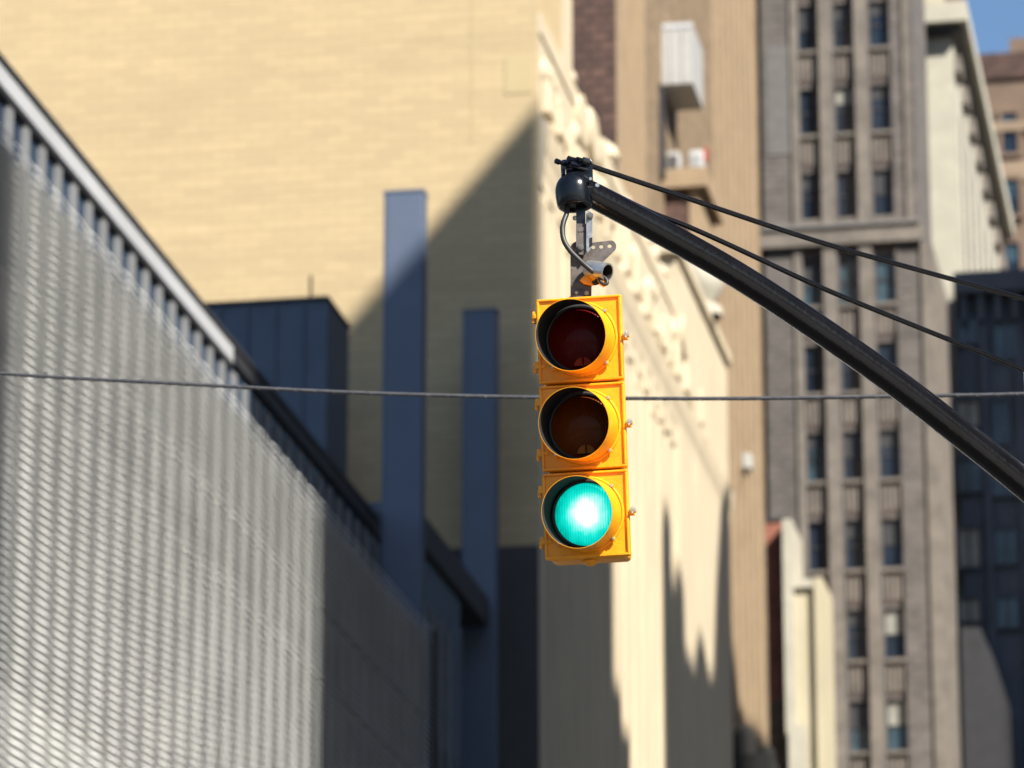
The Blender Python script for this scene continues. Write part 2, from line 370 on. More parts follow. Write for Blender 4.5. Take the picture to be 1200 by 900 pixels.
# lower wing with ledge
YW = YB+.2; w0 = on_y(765, 225, YW); w1 = on_y(818, 225, YW)
box('wing', M['dark_brick'], tb, XT+.003, w1.x, YW, YW+3.4, 0, w0.z)
box('wing_corner', M['tan_light'], tb, w1.x-.30, w1.x+.04, YW-.05, YW+3.45, 0, w0.z-.002)
wl = on_y(765, 203, YW)
box('wing_ledge', M['tan_light'], tb, XT+.003, w1.x+.35, YW-.35, YW+3.8, w0.z, wl.z)
for px, nm, mt, sx, l in ((789, 'air_conditioner', 'box_grey', .22, 'grey air conditioner box on the ledge under the balcony box'), (816, 'air_conditioner', 'ac_white', .24, 'white air conditioner with a red corner at the ledge end')):
    q = on_y(px, 200, YW+.3); e = empty(nm, (q.x, YW+.3, wl.z), l, 'air conditioner', 'air conditioners on the ledge')
    bx = MB().box(q.x-sx, q.x+sx, YW+.3, YW+.9, wl.z+.002, wl.z+.85, .04).build('casing', M[mt], e)
    g = MB(); 
    for k in range(5): g.box(q.x-sx+.08, q.x+sx-.08, YW+.27, YW+.299, wl.z+.14+k*.12, wl.z+.2+k*.12)
    g.build('grille', M['charcoal'] if mt != 'ac_white' else M['coping'], e)
    if mt == 'ac_white': MB().box(q.x+sx-.02, q.x+sx+.14, YW+.4, YW+.6, wl.z+.5, wl.z+.95).build('tag_plate', M['rust_red'], e)
q = on_x(866, 543, XT)
lf = empty('wall_floodlight', (XT, q.y, q.z), 'small white floodlight fixed on the tan brick side wall', 'floodlight')
MB().box(XT+.142, XT+.5, q.y-.3, q.y+.3, q.z-.3, q.z+.3, .06).build('lamp_body', M['box_grey'], lf)
MB().cyl((XT+.142, q.y, q.z-.32), (XT+.3, q.y, q.z-.55), .06, 10).build('bracket', M['charcoal'], lf)

# ------------------------------------------------------------------ small buildings at the cross street
Yc = YT1+4
def P(px, py, Y=Yc): return on_y(px, py, Y)
r0 = P(901, 612); r1 = P(919, 612)
o = empty('red_brick_building', (r0.x, Yc, 0), 'narrow red brick building between the tan wall and the cream strip', 'building')
box('wall', M['red_brick'], o, r0.x-2, r1.x, Yc, Yc+5, P(905, 820).z, r0.z); box('coping', M['charcoal'], o, r0.x-2, r1.x, Yc-.05, Yc+5, r0.z, r0.z+.15)
box('base', M['tan_brick'], o, r0.x-2, r1.x, Yc-.01, Yc+5, 0, P(905, 820).z-.003)
c0 = P(917, 610, Yc-.6); c1 = P(931, 610, Yc-.6); c2 = P(964, 680, Yc-.6)
o = empty('pale_cream_building', (c0.x, Yc, 0), 'pale cream stepped building in front of the grey tower, lower right', 'building')
box('front_pier', M['white_stone'], o, c0.x+.0, c1.x-.1, Yc-.8, Yc+3, 0, c0.z)
box('wall', M['pale_cream'], o, c1.x-.1, c2.x-.2, Yc-.4, Yc+3, 0, c2.z)
box('corner_pilaster', M['pale_cream'], o, c2.x-.35, c2.x, Yc-.65, Yc+3, 0, c2.z+.12)
box('coping', M['white_stone'], o, c1.x-.098, c2.x-.36, Yc-.6, Yc-.41, c2.z-.25, c2.z+.1)
q = P(928, 850, Yc-1.6)
box('porch', M['white_stone'], o, q.x-.15, q.x+.5, Yc-1.6, Yc-.81, 0, q.z)

# ------------------------------------------------------------------ grey tower
YG = 171.0
def G(px, py): return on_y(px, py, YG)
xl = G(893, 300).x; xu = G(1073, 150).x; xlow = G(1102, 600).x; zset = G(1000, 268).z
tw = empty('grey_brick_tower', (xl, YG, 0), 'tall grey brown brick office tower with three columns of windows', 'building')
zt = 95
cols = [(G(936, 140).x, G(961, 140).x), (G(978, 140).x, G(1003, 140).x), (G(1020, 140).x, G(1045, 140).x)]
ztops = G(950, 5).z; pitch = (G(950, 5).z-G(950, 823).z)/8; wh = G(950, 108).z-G(950, 163).z
y1 = 178.0
# wall cut into strips so that the windows are real recesses
e0 = cols[0][0]-.32; e1 = cols[2][1]+.10
box('wall', M['tower_brick'], tw, xl+.12, e0, YG, y1, 0, zt); box('dark_gap_strip', M['charcoal'], tw, xl-6, xl+.119, YG+.4, y1, 0, zt)  # charcoal strip stands in for the dark gap beside the tower
box('wall', M['tower_brick'], tw, e1, xu-.45, YG, y1, zset, zt)
box('wall', M['tower_brick'], tw, e1, e1+1.0, YG, y1, 0, zset-.002)
box('core', M['tower_brick'], tw, e0, e1, YG+.6, y1, 0, zt)
box('corner_pier', M['tower_stone'], tw, xu-.449, xu-.25, YG-.1, y1, zset, zt)
box('corner_pier', M['tower_brick'], tw, xu-.249, xu, YG+.05, y1, zset, zt)
box('corner_wall', M['tower_grey'], tw, e1+1.001, xlow-.5, YG-.05, y1, 0, zset-.3)
box('corner_wall', M['tower_stone'], tw, xlow-.499, xlow, YG-.12, y1, 0, zset-.9)
b = MB()
for k in range(7): b.box(xlow, xlow+.07, YG+.3+k*.95, YG+.75+k*.95, 0, zset-1.2)
b.build('fluting', M['tower_stone'], tw)
M['tower_patch'] = mat('patched grey brick', (.175, .168, .165), .85, var=.15)
box('patch', M['tower_patch'], tw, G(897, 60).x, e0-.02, YG-.03, YG-.002, G(900, 182).z, G(900, 55).z)
# mullion piers
for k in range(2):
    a_, b_ = cols[k][1], cols[k+1][0]
    box('pier', M['tower_stone'], tw, a_, b_-.09, YG-.18, YG+.6, 0, zt)
    box('pier', M['tower_brick'], tw, b_-.089, b_, YG-.02, YG+.6, 0, zt)
box('pier', M['tower_stone'], tw, e0+.001, cols[0][0], YG-.10, YG+.6, 0, zt)
box('pier', M['tower_brick'], tw, cols[2][1], e1-.001, YG-.06, YG+.6, 0, zt)
gk = [M['glass'], M['glass_teal'], M['glass']]
for r in range(-1, 14):
    zt_ = ztops - r*pitch; zb_ = zt_-wh
    if zb_ < 30: break
    for k, (a_, b_) in enumerate(cols):
        f = MB(); f.box(a_+.001, b_-.001, YG+.30, YG+.36, zt_-.07, zt_-.001); f.box(a_+.001, a_+.05, YG+.30, YG+.36, zb_, zt_-.07)
        f.box(b_-.05, b_-.001, YG+.30, YG+.36, zb_, zt_-.07); f.box(a_+.05, b_-.05, YG+.28, YG+.36, (zt_+zb_)/2-.04, (zt_+zb_)/2+.04)
        wo = f.build('window', M['win_frame'], tw)
        teal = (r == 3) or (r == 5 and k == 0) or (r == 8) or (r == 4) or (r == 0 and False)
        box('pane', M['glass_teal'] if teal and not r == 4 else M['glass'], wo, a_+.05, b_-.05, YG+.33, YG+.35, zb_, zt_-.07)
        hb = random.choice([0, .25, .3, .45])*(wh if not (r == 4) else 0)
        if hb: box('blind', M['blind'] if random.random() < .25 else M['win_frame'], wo, a_+.06, b_-.06, YG+.315, YG+.325, zt_-.08-hb, zt_-.08)
        box('sill', M['tower_stone'], tw, a_+.001, b_-.001, YG-.06, YG+.599, zb_-.16, zb_-.001)
        box('spandrel', M['tower_pink'], tw, a_+.001, b_-.001, YG+.12, YG+.6, zt_-pitch+.001+.22, zb_-.162)
        box('lintel', M['tower_brick'], tw, a_+.001, b_-.001, YG+.16, YG+.6, zt_-pitch+.001, zt_-pitch+.218)
        rb_ = MB()
        for j in range(4):
            xx = a_+.06+(b_-a_-.12)*j/4; rb_.box(xx, xx+(b_-a_)*.13, YG+.07, YG+.119, zt_-pitch+.35, zb_-.32)
        rb_.build('relief', M['tower_stone'], tw)
box('belt_course', M['tower_stone'], tw, xl-6, xu+.25, YG-.32, YG-.19, zset-.75, zset)
box('belt_ledge', M['tower_grey'], tw, xl-6, xu+.1, YG-.45, YG-.19, zset+.002, zset+.18)

# ------------------------------------------------------------------ white building
YWH = 181.5; xw = on_y(1118, 100, YWH).x; yw1 = on_x(1170, 250, xw).y
wb = empty('white_cornice_building', (xw, YWH, 0), 'white terracotta building with deep dark cornice at top right', 'building')
zc = on_y(1118, 42, YWH).z
box('wall', M['white_stone'], wb, xw-8, xw, YWH, yw1, 0, zc)
box('cornice', M['white_stone'], wb, xw-8, xw+.75, YWH-1.0, yw1+.5, zc+.35, zc+1.3)
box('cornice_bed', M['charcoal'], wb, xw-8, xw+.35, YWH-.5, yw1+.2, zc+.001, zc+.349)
box('attic', M['pale_cream'], wb, xw-8, xw-.35, YWH+.5, yw1, zc+1.301, zc+4.5)
box('attic_pier', M['brown_brick'], wb, xw-.349, xw+.2, YWH+.5, yw1, zc+1.301, zc+4.0)
box('groove_shade', M['tower_brick'], wb, xw+.001, xw+.02, YWH+.3, yw1-.1, 0, zc-2.6)  # dark panel paints in shade between pilasters that the sun leaves lit
b = MB(); y = YWH+.3
while y < yw1-.4: b.box(xw+.021, xw+.075, y, y+2.0, 0, zc-2.6); y += 4.1
b.build('pilaster', M['white_stone'], wb)
y = YWH+.3
while y < yw1-.4: MB().box(xw+.001, xw+.3, y+.1, y+1.8, zc-1.6, zc-.8).build('capital', M['tower_stone'], wb); y += 4.1
zz = zc-5; i = 0
for r in range(5):
    y = YWH+1.2; 
    while y < yw1-1.2:
        box('window', M['glass'], wb, xw+.021, xw+.03, y, y+1.0, zz-r*4.1-2.0, zz-r*4.1); y += 2.05

# ------------------------------------------------------------------ dark building closing the street
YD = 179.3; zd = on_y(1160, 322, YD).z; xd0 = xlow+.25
db = empty('shaded_blue_grey_building', (xd0, YD, 0), 'shaded blue grey building with arched cornice at right edge', 'building')
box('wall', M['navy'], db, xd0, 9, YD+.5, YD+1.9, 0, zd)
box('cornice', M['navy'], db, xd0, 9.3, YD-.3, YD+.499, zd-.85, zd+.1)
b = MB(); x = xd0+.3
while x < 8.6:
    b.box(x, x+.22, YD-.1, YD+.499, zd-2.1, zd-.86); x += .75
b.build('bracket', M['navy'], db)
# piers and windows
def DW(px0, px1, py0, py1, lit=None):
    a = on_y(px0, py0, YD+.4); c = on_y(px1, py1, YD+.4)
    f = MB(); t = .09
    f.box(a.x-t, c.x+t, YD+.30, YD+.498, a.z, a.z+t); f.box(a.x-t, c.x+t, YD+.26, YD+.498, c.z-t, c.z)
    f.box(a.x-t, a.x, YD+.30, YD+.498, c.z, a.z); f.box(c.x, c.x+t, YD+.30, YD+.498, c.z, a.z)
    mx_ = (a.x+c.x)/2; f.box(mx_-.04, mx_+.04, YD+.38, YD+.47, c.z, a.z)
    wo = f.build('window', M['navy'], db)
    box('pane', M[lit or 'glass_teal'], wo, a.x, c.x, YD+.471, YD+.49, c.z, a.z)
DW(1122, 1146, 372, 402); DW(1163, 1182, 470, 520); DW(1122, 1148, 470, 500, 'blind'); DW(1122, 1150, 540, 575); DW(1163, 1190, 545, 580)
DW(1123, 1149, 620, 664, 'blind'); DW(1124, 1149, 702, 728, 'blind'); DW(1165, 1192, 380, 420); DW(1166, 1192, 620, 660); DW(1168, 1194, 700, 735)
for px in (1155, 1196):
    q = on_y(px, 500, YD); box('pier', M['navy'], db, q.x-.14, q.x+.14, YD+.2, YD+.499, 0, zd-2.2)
# low dark shape with sloping top
s = empty('low_sloping_building', (xd0, 176, 0), 'low charcoal building with sloping roof at the lower right', 'building')
pts = [on_y(1126, 905, 177), on_y(1126, 735, 177), on_y(1148, 735, 177), on_y(1164, 770, 177), on_y(1184, 830, 177), on_y(1190, 905, 177)]
pts = [(p.x, 177, p.z if i not in (0, 5) else 0) for i, p in enumerate(pts)]
MB().poly(pts, (0, 1.5, 0)).build('gable_wall', M['charcoal'], s)

# ------------------------------------------------------------------ brown building far right
YR = 235; zr = on_y(1160, 64, YR).z; xr = on_y(1120, 100, YR).x
bb = empty('brown_brick_building', (xr, YR, 0), 'brown brick building under the blue sky at the top right corner', 'building')
box('wall', M['brown_brick'], bb, xr-6, 8, YR, YR+12, 0, zr-1.6)
box('parapet', M['dark_brick'], bb, xr-6, 8.2, YR-.2, YR+12, zr-1.599, zr)
box('stone_course', M['brown_light'], bb, xr-6, 8.1, YR-.25, YR-.001, zr-4.9, zr-4.3)
box('stone_course', M['brown_light'], bb, xr-6, 8.1, YR-.15, YR-.001, on_y(1180, 205, YR).z-.4, on_y(1180, 190, YR).z)
q = on_y(1182, 42, YR)
box('chimney', M['brown_brick'], bb, q.x, q.x+2.2, YR+.4, YR+3, zr+.001, q.z)
def RW(px0, px1, py0, py1):
    a = on_y(px0, py0, YR); c = on_y(px1, py1, YR); f = MB(); t = .25
    f.box(a.x-t, c.x+t, YR-.22, YR-.001, a.z, a.z+t); f.box(a.x-t, c.x+t, YR-.3, YR-.001, c.z-t, c.z)
    f.box(a.x-t, a.x, YR-.22, YR-.001, c.z, a.z); f.box(c.x, c.x+t, YR-.22, YR-.001, c.z, a.z)
    wo = f.build('window', M['brown_brick'], bb)
    mm = (a.z+c.z)/2
    box('pane', M['glass'], wo, a.x, c.x, YR-.05, YR-.002, c.z, mm); box('pane', M['glass_teal'], wo, a.x, c.x, YR-.05, YR-.002, mm, a.z)
for dx in (0, 60):
    RW(1174+dx, 1193+dx, 134, 180); RW(1176+dx, 1195+dx, 212, 252); RW(1177+dx, 1196+dx, 286, 326)

# ------------------------------------------------------------------ unseen buildings across the street, added and shaped to throw the shade
XR = 16.0
KS = SY/SX                                             # plans are sheared along the sun's bearing so each end throws one clean edge
def shear(nm, mt, o, x1, y0, y1, z0, z1, over=0):
    d = x1-XR+over; MB().poly([(XR-over, y0-over*KS, z0), (XR-over, y1-over*KS, z0), (x1, y1+(x1-XR)*KS, z0), (x1, y0+(x1-XR)*KS, z0)], (0, 0, z1-z0)).build(nm, mt, o)
def caster(y0, y1, z, label, mt, x1=28, name='shade_building'):
    o = empty(name, ((XR+x1)/2, y0, 0), label, 'building', 'shade buildings across the street')
    shear('wall', mt, o, x1, y0, y1, 0, z-.8); shear('cornice', M['tower_stone'], o, x1, y0, y1-.002, z-.799, z)
    return o
yA0 = sun_to(on_x(376, 700, XS), XR).y                 # vertical shade edge on the screen
zA = sun_to(on_y(475, 308, 76.2), XR).z
zB = sun_to(on_y(520, 250, 90), XR).z
zB = sun_to(on_y(625, 128, 90), XR).z*.5 + sun_to(on_y(425, 357, 90), XR).z*.5
yB1 = sun_to(Vector((XY, 90.15, 30)), XR).y
yD1 = sun_to(on_x(13, 500, XS), XR).y
caster(15.5, yD1, 62, 'unseen tall grey brick block across the street nearest the signal, added for its shade', M['tower_brick'])  # added to keep the screen's near end in shade
caster(yA0, 49.4, zA, 'unseen tan brick block across the street with a flat roof, shaped to cast shade', M['tan_brick'])
ob = caster(49.402, yB1, zB-2.3, 'unseen brown brick block across the street, taller than its neighbour, shaped to cast shade', M['brown_brick'])
shear('roof_shade_block', M['tan_brick'], ob, 26, 49.402, 54.2, zB-2.298, zB+6.5)  # added mass, sized to shade only the blue rooftop box
# panels added on the same roof; their opening lets a light patch through
pa = sun_to(on_y(530, 318, 90), XR); pb = sun_to(on_y(588, 215, 90), XR)
def shade_panel(y0, y1, z0, z1): shear('roof_shade_panel', M['tan_brick'], ob, XR+.35, y0, y1, z0, z1)
ys_, ye_ = min(pa.y, pb.y)-.05, max(pa.y, pb.y)+.1
shade_panel(54.21, ys_, zB-2.298, zB); shade_panel(ye_, yB1, zB-2.298, zB); shade_panel(ys_+.001, ye_-.001, zB-.80, zB); shade_panel(ys_+.001, ye_-.001, zB-2.298, zB-1.18)
zC = sun_to(on_x(680, 520, XY), XR).z; yC1 = sun_to(on_x(718, 700, XY), XR).y
oc = caster(yB1+.002, yC1, zC, 'unseen grey block across the street, stepped end shaped to cast shade', M['tower_brick'])
z2 = sun_to(on_x(722, 810, XY), XR).z; y2 = sun_to(on_x(736, 900, XY), XR).y
shear('wing', M['tower_brick'], oc, 28, yC1+.001, yC1+(y2-yC1)*.5, 0, z2)  # steps added to bend the lower shadow edge
shear('wing', M['tower_brick'], oc, 28, yC1+(y2-yC1)*.5+.001, y2, 0, sun_to(on_x(732, 860, XY), XR).z)
yE0 = sun_to(on_x(775, 700, XY), XR).y
xs = [773, 775, 778, 783, 787, 791, 797, 799, 803, 808, 813, 818, 822, 827, 832, 835, 838, 841, 846, 853, 862]; hs = [640, 600, 585, 625, 690, 660, 700, 775, 770, 790, 755, 745, 770, 800, 790, 690, 640, 590, 575, 640, 735]  # roof outline traced back along the sun from the spiky shadow edge
oe = empty('shade_building', (20, yE0, 0), 'unseen stone block across the street, spiky roofline shaped to cast shade', 'building', 'shade buildings across the street')
for i in range(len(xs)-1):
    a = sun_to(on_x(xs[i], hs[i], XY), XR); c = sun_to(on_x(xs[i+1], hs[i+1], XY), XR)
    MB().poly([(XR, a.y, 0), (XR, c.y-.002, 0), (XR, c.y-.002, c.z), (XR, a.y, a.z)], (10, 10*KS, 0)).build('wall', M['tower_brick'], oe)
xs = [843, 850, 857, 863, 872, 888, 905]; hs = [590, 630, 740, 815, 846, 856, 885]  # more walls, shaped to shade the tan wall's lower corner
for i in range(len(xs)-1):
    a = sun_to(on_x(xs[i], hs[i], XT), XR); c = sun_to(on_x(xs[i+1], hs[i+1], XT), XR)
    MB().poly([(XR, a.y, 0), (XR, c.y-.002, 0), (XR, c.y-.002, c.z), (XR, a.y, a.z)], (6, 6*KS, 0)).build('wall', M['tower_brick'], oe)
yc0 = sun_to(Vector((xd0, YD, 50)), XR).y-.5
zcs = sun_to(Vector((xd0, YD, zd)), XR).z
caster(yc0, 190, zcs, 'unseen very tall stone block at the far end across the street, added for its shade', M['tower_grey'], x1=40)  # height set to keep the blue grey building in shade

# unidentified dark mass beside the ornate facade, built as a black block with a dome
Yq = 124.0
d0 = on_y(850, 884, Yq); d1 = on_y(903, 884, Yq); dc = on_y(870, 862, Yq)
do = empty('dark_rounded_mass', ((d0.x+d1.x)/2, Yq, 0), 'low dark mass with a small rounded top at the bottom, beside the ornate facade', 'building')
box('wall', M['matt_black'], do, d0.x, d1.x, Yq, Yq+2, 0, d0.z)
MB().lathe([(.34, -.6), (.34, 0), (.32, .18), (.24, .33), (.12, .42), (0, .45)], Matrix.Translation((dc.x, Yq+.5, dc.z)), 24).build('dome', M['matt_black'], do, smooth=True)
MB().lathe([(.26, -.6), (.26, 0), (.2, .2), (0, .28)], Matrix.Translation((dc.x+.65, Yq+.5, dc.z-.5)), 20).build('vent', M['matt_black'], do, smooth=True)

# ------------------------------------------------------------------ overhead cable
b = MB(); cp = []
ctl = [(-260, 414), (0, 437.5), (200, 449), (400, 459.5), (620, 465.5), (860, 467), (1100, 463.5), (1200, 461.5), (1500, 450)]
wp = [on_y(px, py, 20.5 if px < 1600 else 20) for px, py in ctl]
def smooth_path(P_, n=24):
    out = []
    for i in range(len(P_)-1):
        p0 = P_[max(i-1, 0)]; p1 = P_[i]; p2 = P_[i+1]; p3 = P_[min(i+2, len(P_)-1)]
        for k in range(n):
            t = k/n; out.append(.5*((2*p1)+(-p0+p2)*t+(2*p0-5*p1+4*p2-p3)*t*t+(-p0+3*p1-3*p2+p3)*t**3))
    out.append(P_[-1]); return out
path = smooth_path(wp)
oc = empty('overhead_cable', path[0], 'thin grey lashed cable strung level behind the traffic signal', 'cable')
MB().tube(path, .0100, 10).build('sheath', M['wire'], oc, smooth=True)
hel = []; L = 0
for i in range(len(path)-1):
    d = path[i+1]-path[i]; n = max(2, int(d.length/.012))
    t = d.normalized(); a = Vector((0, 0, 1)); a = (a-t*a.dot(t)).normalized(); c = t.cross(a)
    for k in range(n):
        s_ = L+d.length*k/n; ph = s_/.10*2*math.pi; hel.append(path[i]+d*(k/n)+(a*math.cos(ph)+c*math.sin(ph))*.0100)
    L += d.length
MB().tube(hel, .0014, 6).build('lashing', M['lash'], oc, smooth=True)

# ------------------------------------------------------------------ mast arm
TIP = at_depth(688, 226, 17.0)
phi = R_(40); dH = Vector((math.cos(phi), math.sin(phi), 0)); nrm = Vector((-math.sin(phi), math.cos(phi), 0))
def ap(px, py): return on_plane(px, py, TIP, nrm)
arm_pts = [ap(*p) for p in ((682, 222), (760, 263.5), (860, 320), (955, 382), (1050, 449), (1125, 507), (1200, 567), (1300, 652), (1420, 765))]
pole_xy = arm_pts[-1] + dH*.35
ma = empty('signal_mast_arm', (pole_xy.x, pole_xy.y, .13), 'glossy black mast arm with two guy wires rising from the right', 'mast arm')
ap_s = smooth_path(arm_pts, 8)
n = len(ap_s); MB().tube(ap_s, [.0515+.013*i/(n-1) for i in range(n)], 32).build('arm', M['arm_black'], ma, smooth=True)
zp = arm_pts[-1].z
PX, PY = pole_xy.x, pole_xy.y
MB().tube([(PX, PY, .13), (PX, PY, .6), (PX, PY, zp+3.4)], [.15, .14, .08], 24).build('pole', M['arm_black'], ma, smooth=True)
MB().lathe([(.26, 0), (.26, .05), (.2, .12), (.17, .35), (0, .36)], Matrix.Translation((PX, PY, .135)), 24).build('base', M['arm_black'], ma)
MB().cyl(arm_pts[-1]-dH*.1, Vector((PX, PY, zp-.25)), .09, 20).build('arm_collar', M['arm_black'], ma, smooth=True)
MB().lathe([(.1, 0), (.1, .05), (.06, .12), (0, .15)], Matrix.Translation((PX, PY, zp+3.38)), 20).build('pole_cap', M['arm_black'], ma, smooth=True)
g1 = [ap(*p) for p in ((690, 194), (700, 197), (800, 230.5), (952, 281), (1075, 316), (1200, 350))]
g2 = [ap(*p) for p in ((697, 216), (760, 247.5), (805, 265), (860, 289.5), (950, 331.5), (1030, 365), (1200, 433))]
for g, h in ((g1, zp+3.2), (g2, zp+1.9)):
    l_ = g[-1]; k_ = (g[-1]-g[-2]); hd = Vector((PX-l_.x, PY-l_.y, 0)).length; e = Vector((PX, PY, l_.z+k_.z/Vector((k_.x, k_.y, 0)).length*hd));  g.extend([l_.lerp(e, k/6) for k in range(1, 7)])
    MB().tube(smooth_path(g, 8), .0105, 12).build('guy_wire', M['arm_black'], ma, smooth=True)
a1 = ap(1201, 436); a2 = ap(1201, 560)
MB().cyl(a1, Vector((a1.x, a1.y, a2.z)), .006, 10).build('drop_rod', M['coping'], ma)
# tip cap: dome over a short skirt, axis vertical and slightly leaning
D0 = 17.0
def at(px, py, D=D0): return at_depth(px, py, D)
S = D0/FPX                                             # metres per photo pixel at the signal
cc = at(673, 224)
MBc = Matrix.Translation(cc) @ Matrix.Rotation(R_(-4), 4, 'Y')
r = 22.5*S
prof = [(0, r*1.02)]+[(r*math.sin(a), r*1.02*math.cos(a)) for a in [R_(k*9) for k in range(1, 11)]]+[(r*.99, -r*.35), (r*.95, -r*.75), (r*.90, -r*.86), (r*.82, -r*.92), (r*.6, -r*.92), (r*.55, -r*.8), (0, -r*.8)]
MB().lathe(prof, MBc, 48).build('end_cap', M['hblack'], ma, smooth=True)
dA = (arm_pts[1]-arm_pts[0]).normalized()
# clamp on top with bolts
cr = RT; cu = Vector((0, 0, 1)); cf = cu.cross(cr).normalized()       # local axes of the clamp
def off(px, py, df=0): return on_plane(px, py, cc + cf*df, cf)
b = MB()
for df in (.0, .055):
    pts = [off(*p, df) for p in ((657, 190), (659, 187), (687, 184.5), (692, 186), (694.5, 190), (695, 212), (691, 214), (658, 213))]
    b.poly(pts, cf*.014)
b.build('clamp_plate', M['hblack'], ma, bevel=.002)
b = MB()
q0 = off(664, 189, -.03); q1 = off(690, 189, -.03)
b.cyl(off(661, 206, -.03), off(661, 191, -.03)+cf*.06, .010, 12)
b.tube([off(653, 189, -.07), off(664, 193, -.03), off(690, 200, .01)], [.0085, .0085, .0085], 12)
b.tube([off(668, 186, -.07), off(680, 188, -.03), off(692, 191, .0)], [.0085]*3, 12)
b.cyl(off(651.5, 188.6, -.075), off(655, 190, -.065), .0125, 6); b.cyl(off(666, 185.6, -.075), off(669.5, 187, -.065), .0125, 6)
b.cyl(off(663, 192.2, -.05), off(667, 193.4, -.04), .015, 6); b.cyl(off(676, 187.6, -.05), off(680, 188.6, -.04), .015, 6)
b.cyl(off(683, 188, -.06), off(690, 190, -.05), .016, 6)
b.build('clamp_bolt', M['hblack'], ma, smooth=True)
b = MB(); q = off(700, 218, -.06); b.cyl(q, q-cf*.012, .009, 6); q = off(692, 210.5, -.06); b.cyl(q, q-cf*.012, .007, 6)
b.build('set_screw', M['galv'], ma)

# ------------------------------------------------------------------ traffic signal
HC = on_plane(683.5, 500, cc - cf*.06, cf); FS = (HC-CAM).dot(FW)/17.0                                    # centre of the three doors
sig = empty('traffic_signal', HC, 'yellow three lamp traffic signal hanging from the black arm, green lit', 'traffic light')
sig.rotation_euler = (R_(6.5), R_(-.75), R_(.3)); sig.scale = (FS, FS, FS)
bpy.context.view_layer.update()
W2 = .172; SH = .3545
lenscol = {'red': (.10, .0025, .002), 'amber': (.12, .022, .0012), 'green': (.0, .10, .08)}
def lens_mat(kind):
    m = bpy.data.materials.new(kind+' lens'); m.use_nodes = True; N = m.node_tree.nodes; L = m.node_tree.links; b = N['Principled BSDF']
    b.inputs['Roughness'].default_value = .35; b.inputs['Specular IOR Level'].default_value = .07; b.inputs['Coat Weight'].default_value = .10; b.inputs['Coat Roughness'].default_value = .04
    tc = N.new('ShaderNodeTexCoord'); sp = N.new('ShaderNodeSeparateXYZ'); L.new(tc.outputs['Object'], sp.inputs[0])
    def mth(op, a, c=None, v=None):
        n_ = N.new('ShaderNodeMath'); n_.operation = op
        for i, x in enumerate((a, c)):
            if x is None: continue
            if isinstance(x, (int, float)): n_.inputs[i].default_value = x
            else: L.new(x, n_.inputs[i])
        return n_.outputs[0]
    k = 2*math.pi/.0102
    sx_ = mth('SINE', mth('MULTIPLY', sp.outputs[0], k)); sz_ = mth('SINE', mth('MULTIPLY', sp.outputs[2], k*1.0))
    row = mth('MULTIPLY', sx_, sz_)
    ht = mth('ADD', mth('MULTIPLY', sx_, .5), mth('MULTIPLY', sz_, .3))
    bp = N.new('ShaderNodeBump'); bp.inputs['Strength'].default_value = .35 if kind != 'green' else .5; bp.inputs['Distance'].default_value = .002
    L.new(ht, bp.inputs['Height']); L.new(bp.outputs[0], b.inputs['Normal'])
    if kind != 'green':
        b.inputs['Base Color'].default_value = (*lenscol[kind], 1)
        return m
    b.inputs['Base Color'].default_value = (0, .12, .09, 1)
    # lit lamp: bright white core where the light source is, falling to teal
    x2 = mth('POWER', mth('ADD', sp.outputs[0], -.006), 2.0); z2 = mth('POWER', mth('ADD', sp.outputs[2], -.002), 2.0)
    rr = mth('SQRT', mth('ADD', x2, z2)); rr = mth('DIVIDE', rr, .14)
    nz = N.new('ShaderNodeTexNoise'); nz.inputs['Scale'].default_value = 22; L.new(tc.outputs['Object'], nz.inputs['Vector'])
    rr = mth('ADD', rr, mth('MULTIPLY', mth('SUBTRACT', nz.outputs[0], .5), .35))
    cr_ = N.new('ShaderNodeValToRGB'); L.new(rr, cr_.inputs[0]); e = cr_.color_ramp.elements
    e[0].position = .0; e[0].color = (1, 1, 1, 1)
    e[1].position = 1.0; e[1].color = (0, .30, .22, 1)
    for p_, c_ in ((.30, (1, 1, 1, 1)), (.44, (.35, 1, .88, 1)), (.62, (.01, .80, .66, 1)), (.82, (.0, .58, .47, 1))):
        q_ = e.new(p_); q_.color = c_
    mod = mth('ADD', mth('MULTIPLY', mth('ADD', row, mth('MULTIPLY', sx_, .6)), .26), .80)
    st = mth('MULTIPLY', mod, .56)
    L.new(cr_.outputs[0], b.inputs['Emission Color']); L.new(st, b.inputs['Emission Strength'])
    return m
LM = {k: lens_mat(k) for k in lenscol}
gasket = mat('black rubber gasket', (.015, .014, .013), .6, var=.1, scale=20)
def bx_(b, *a, bev=0): b.box(*a, bev)
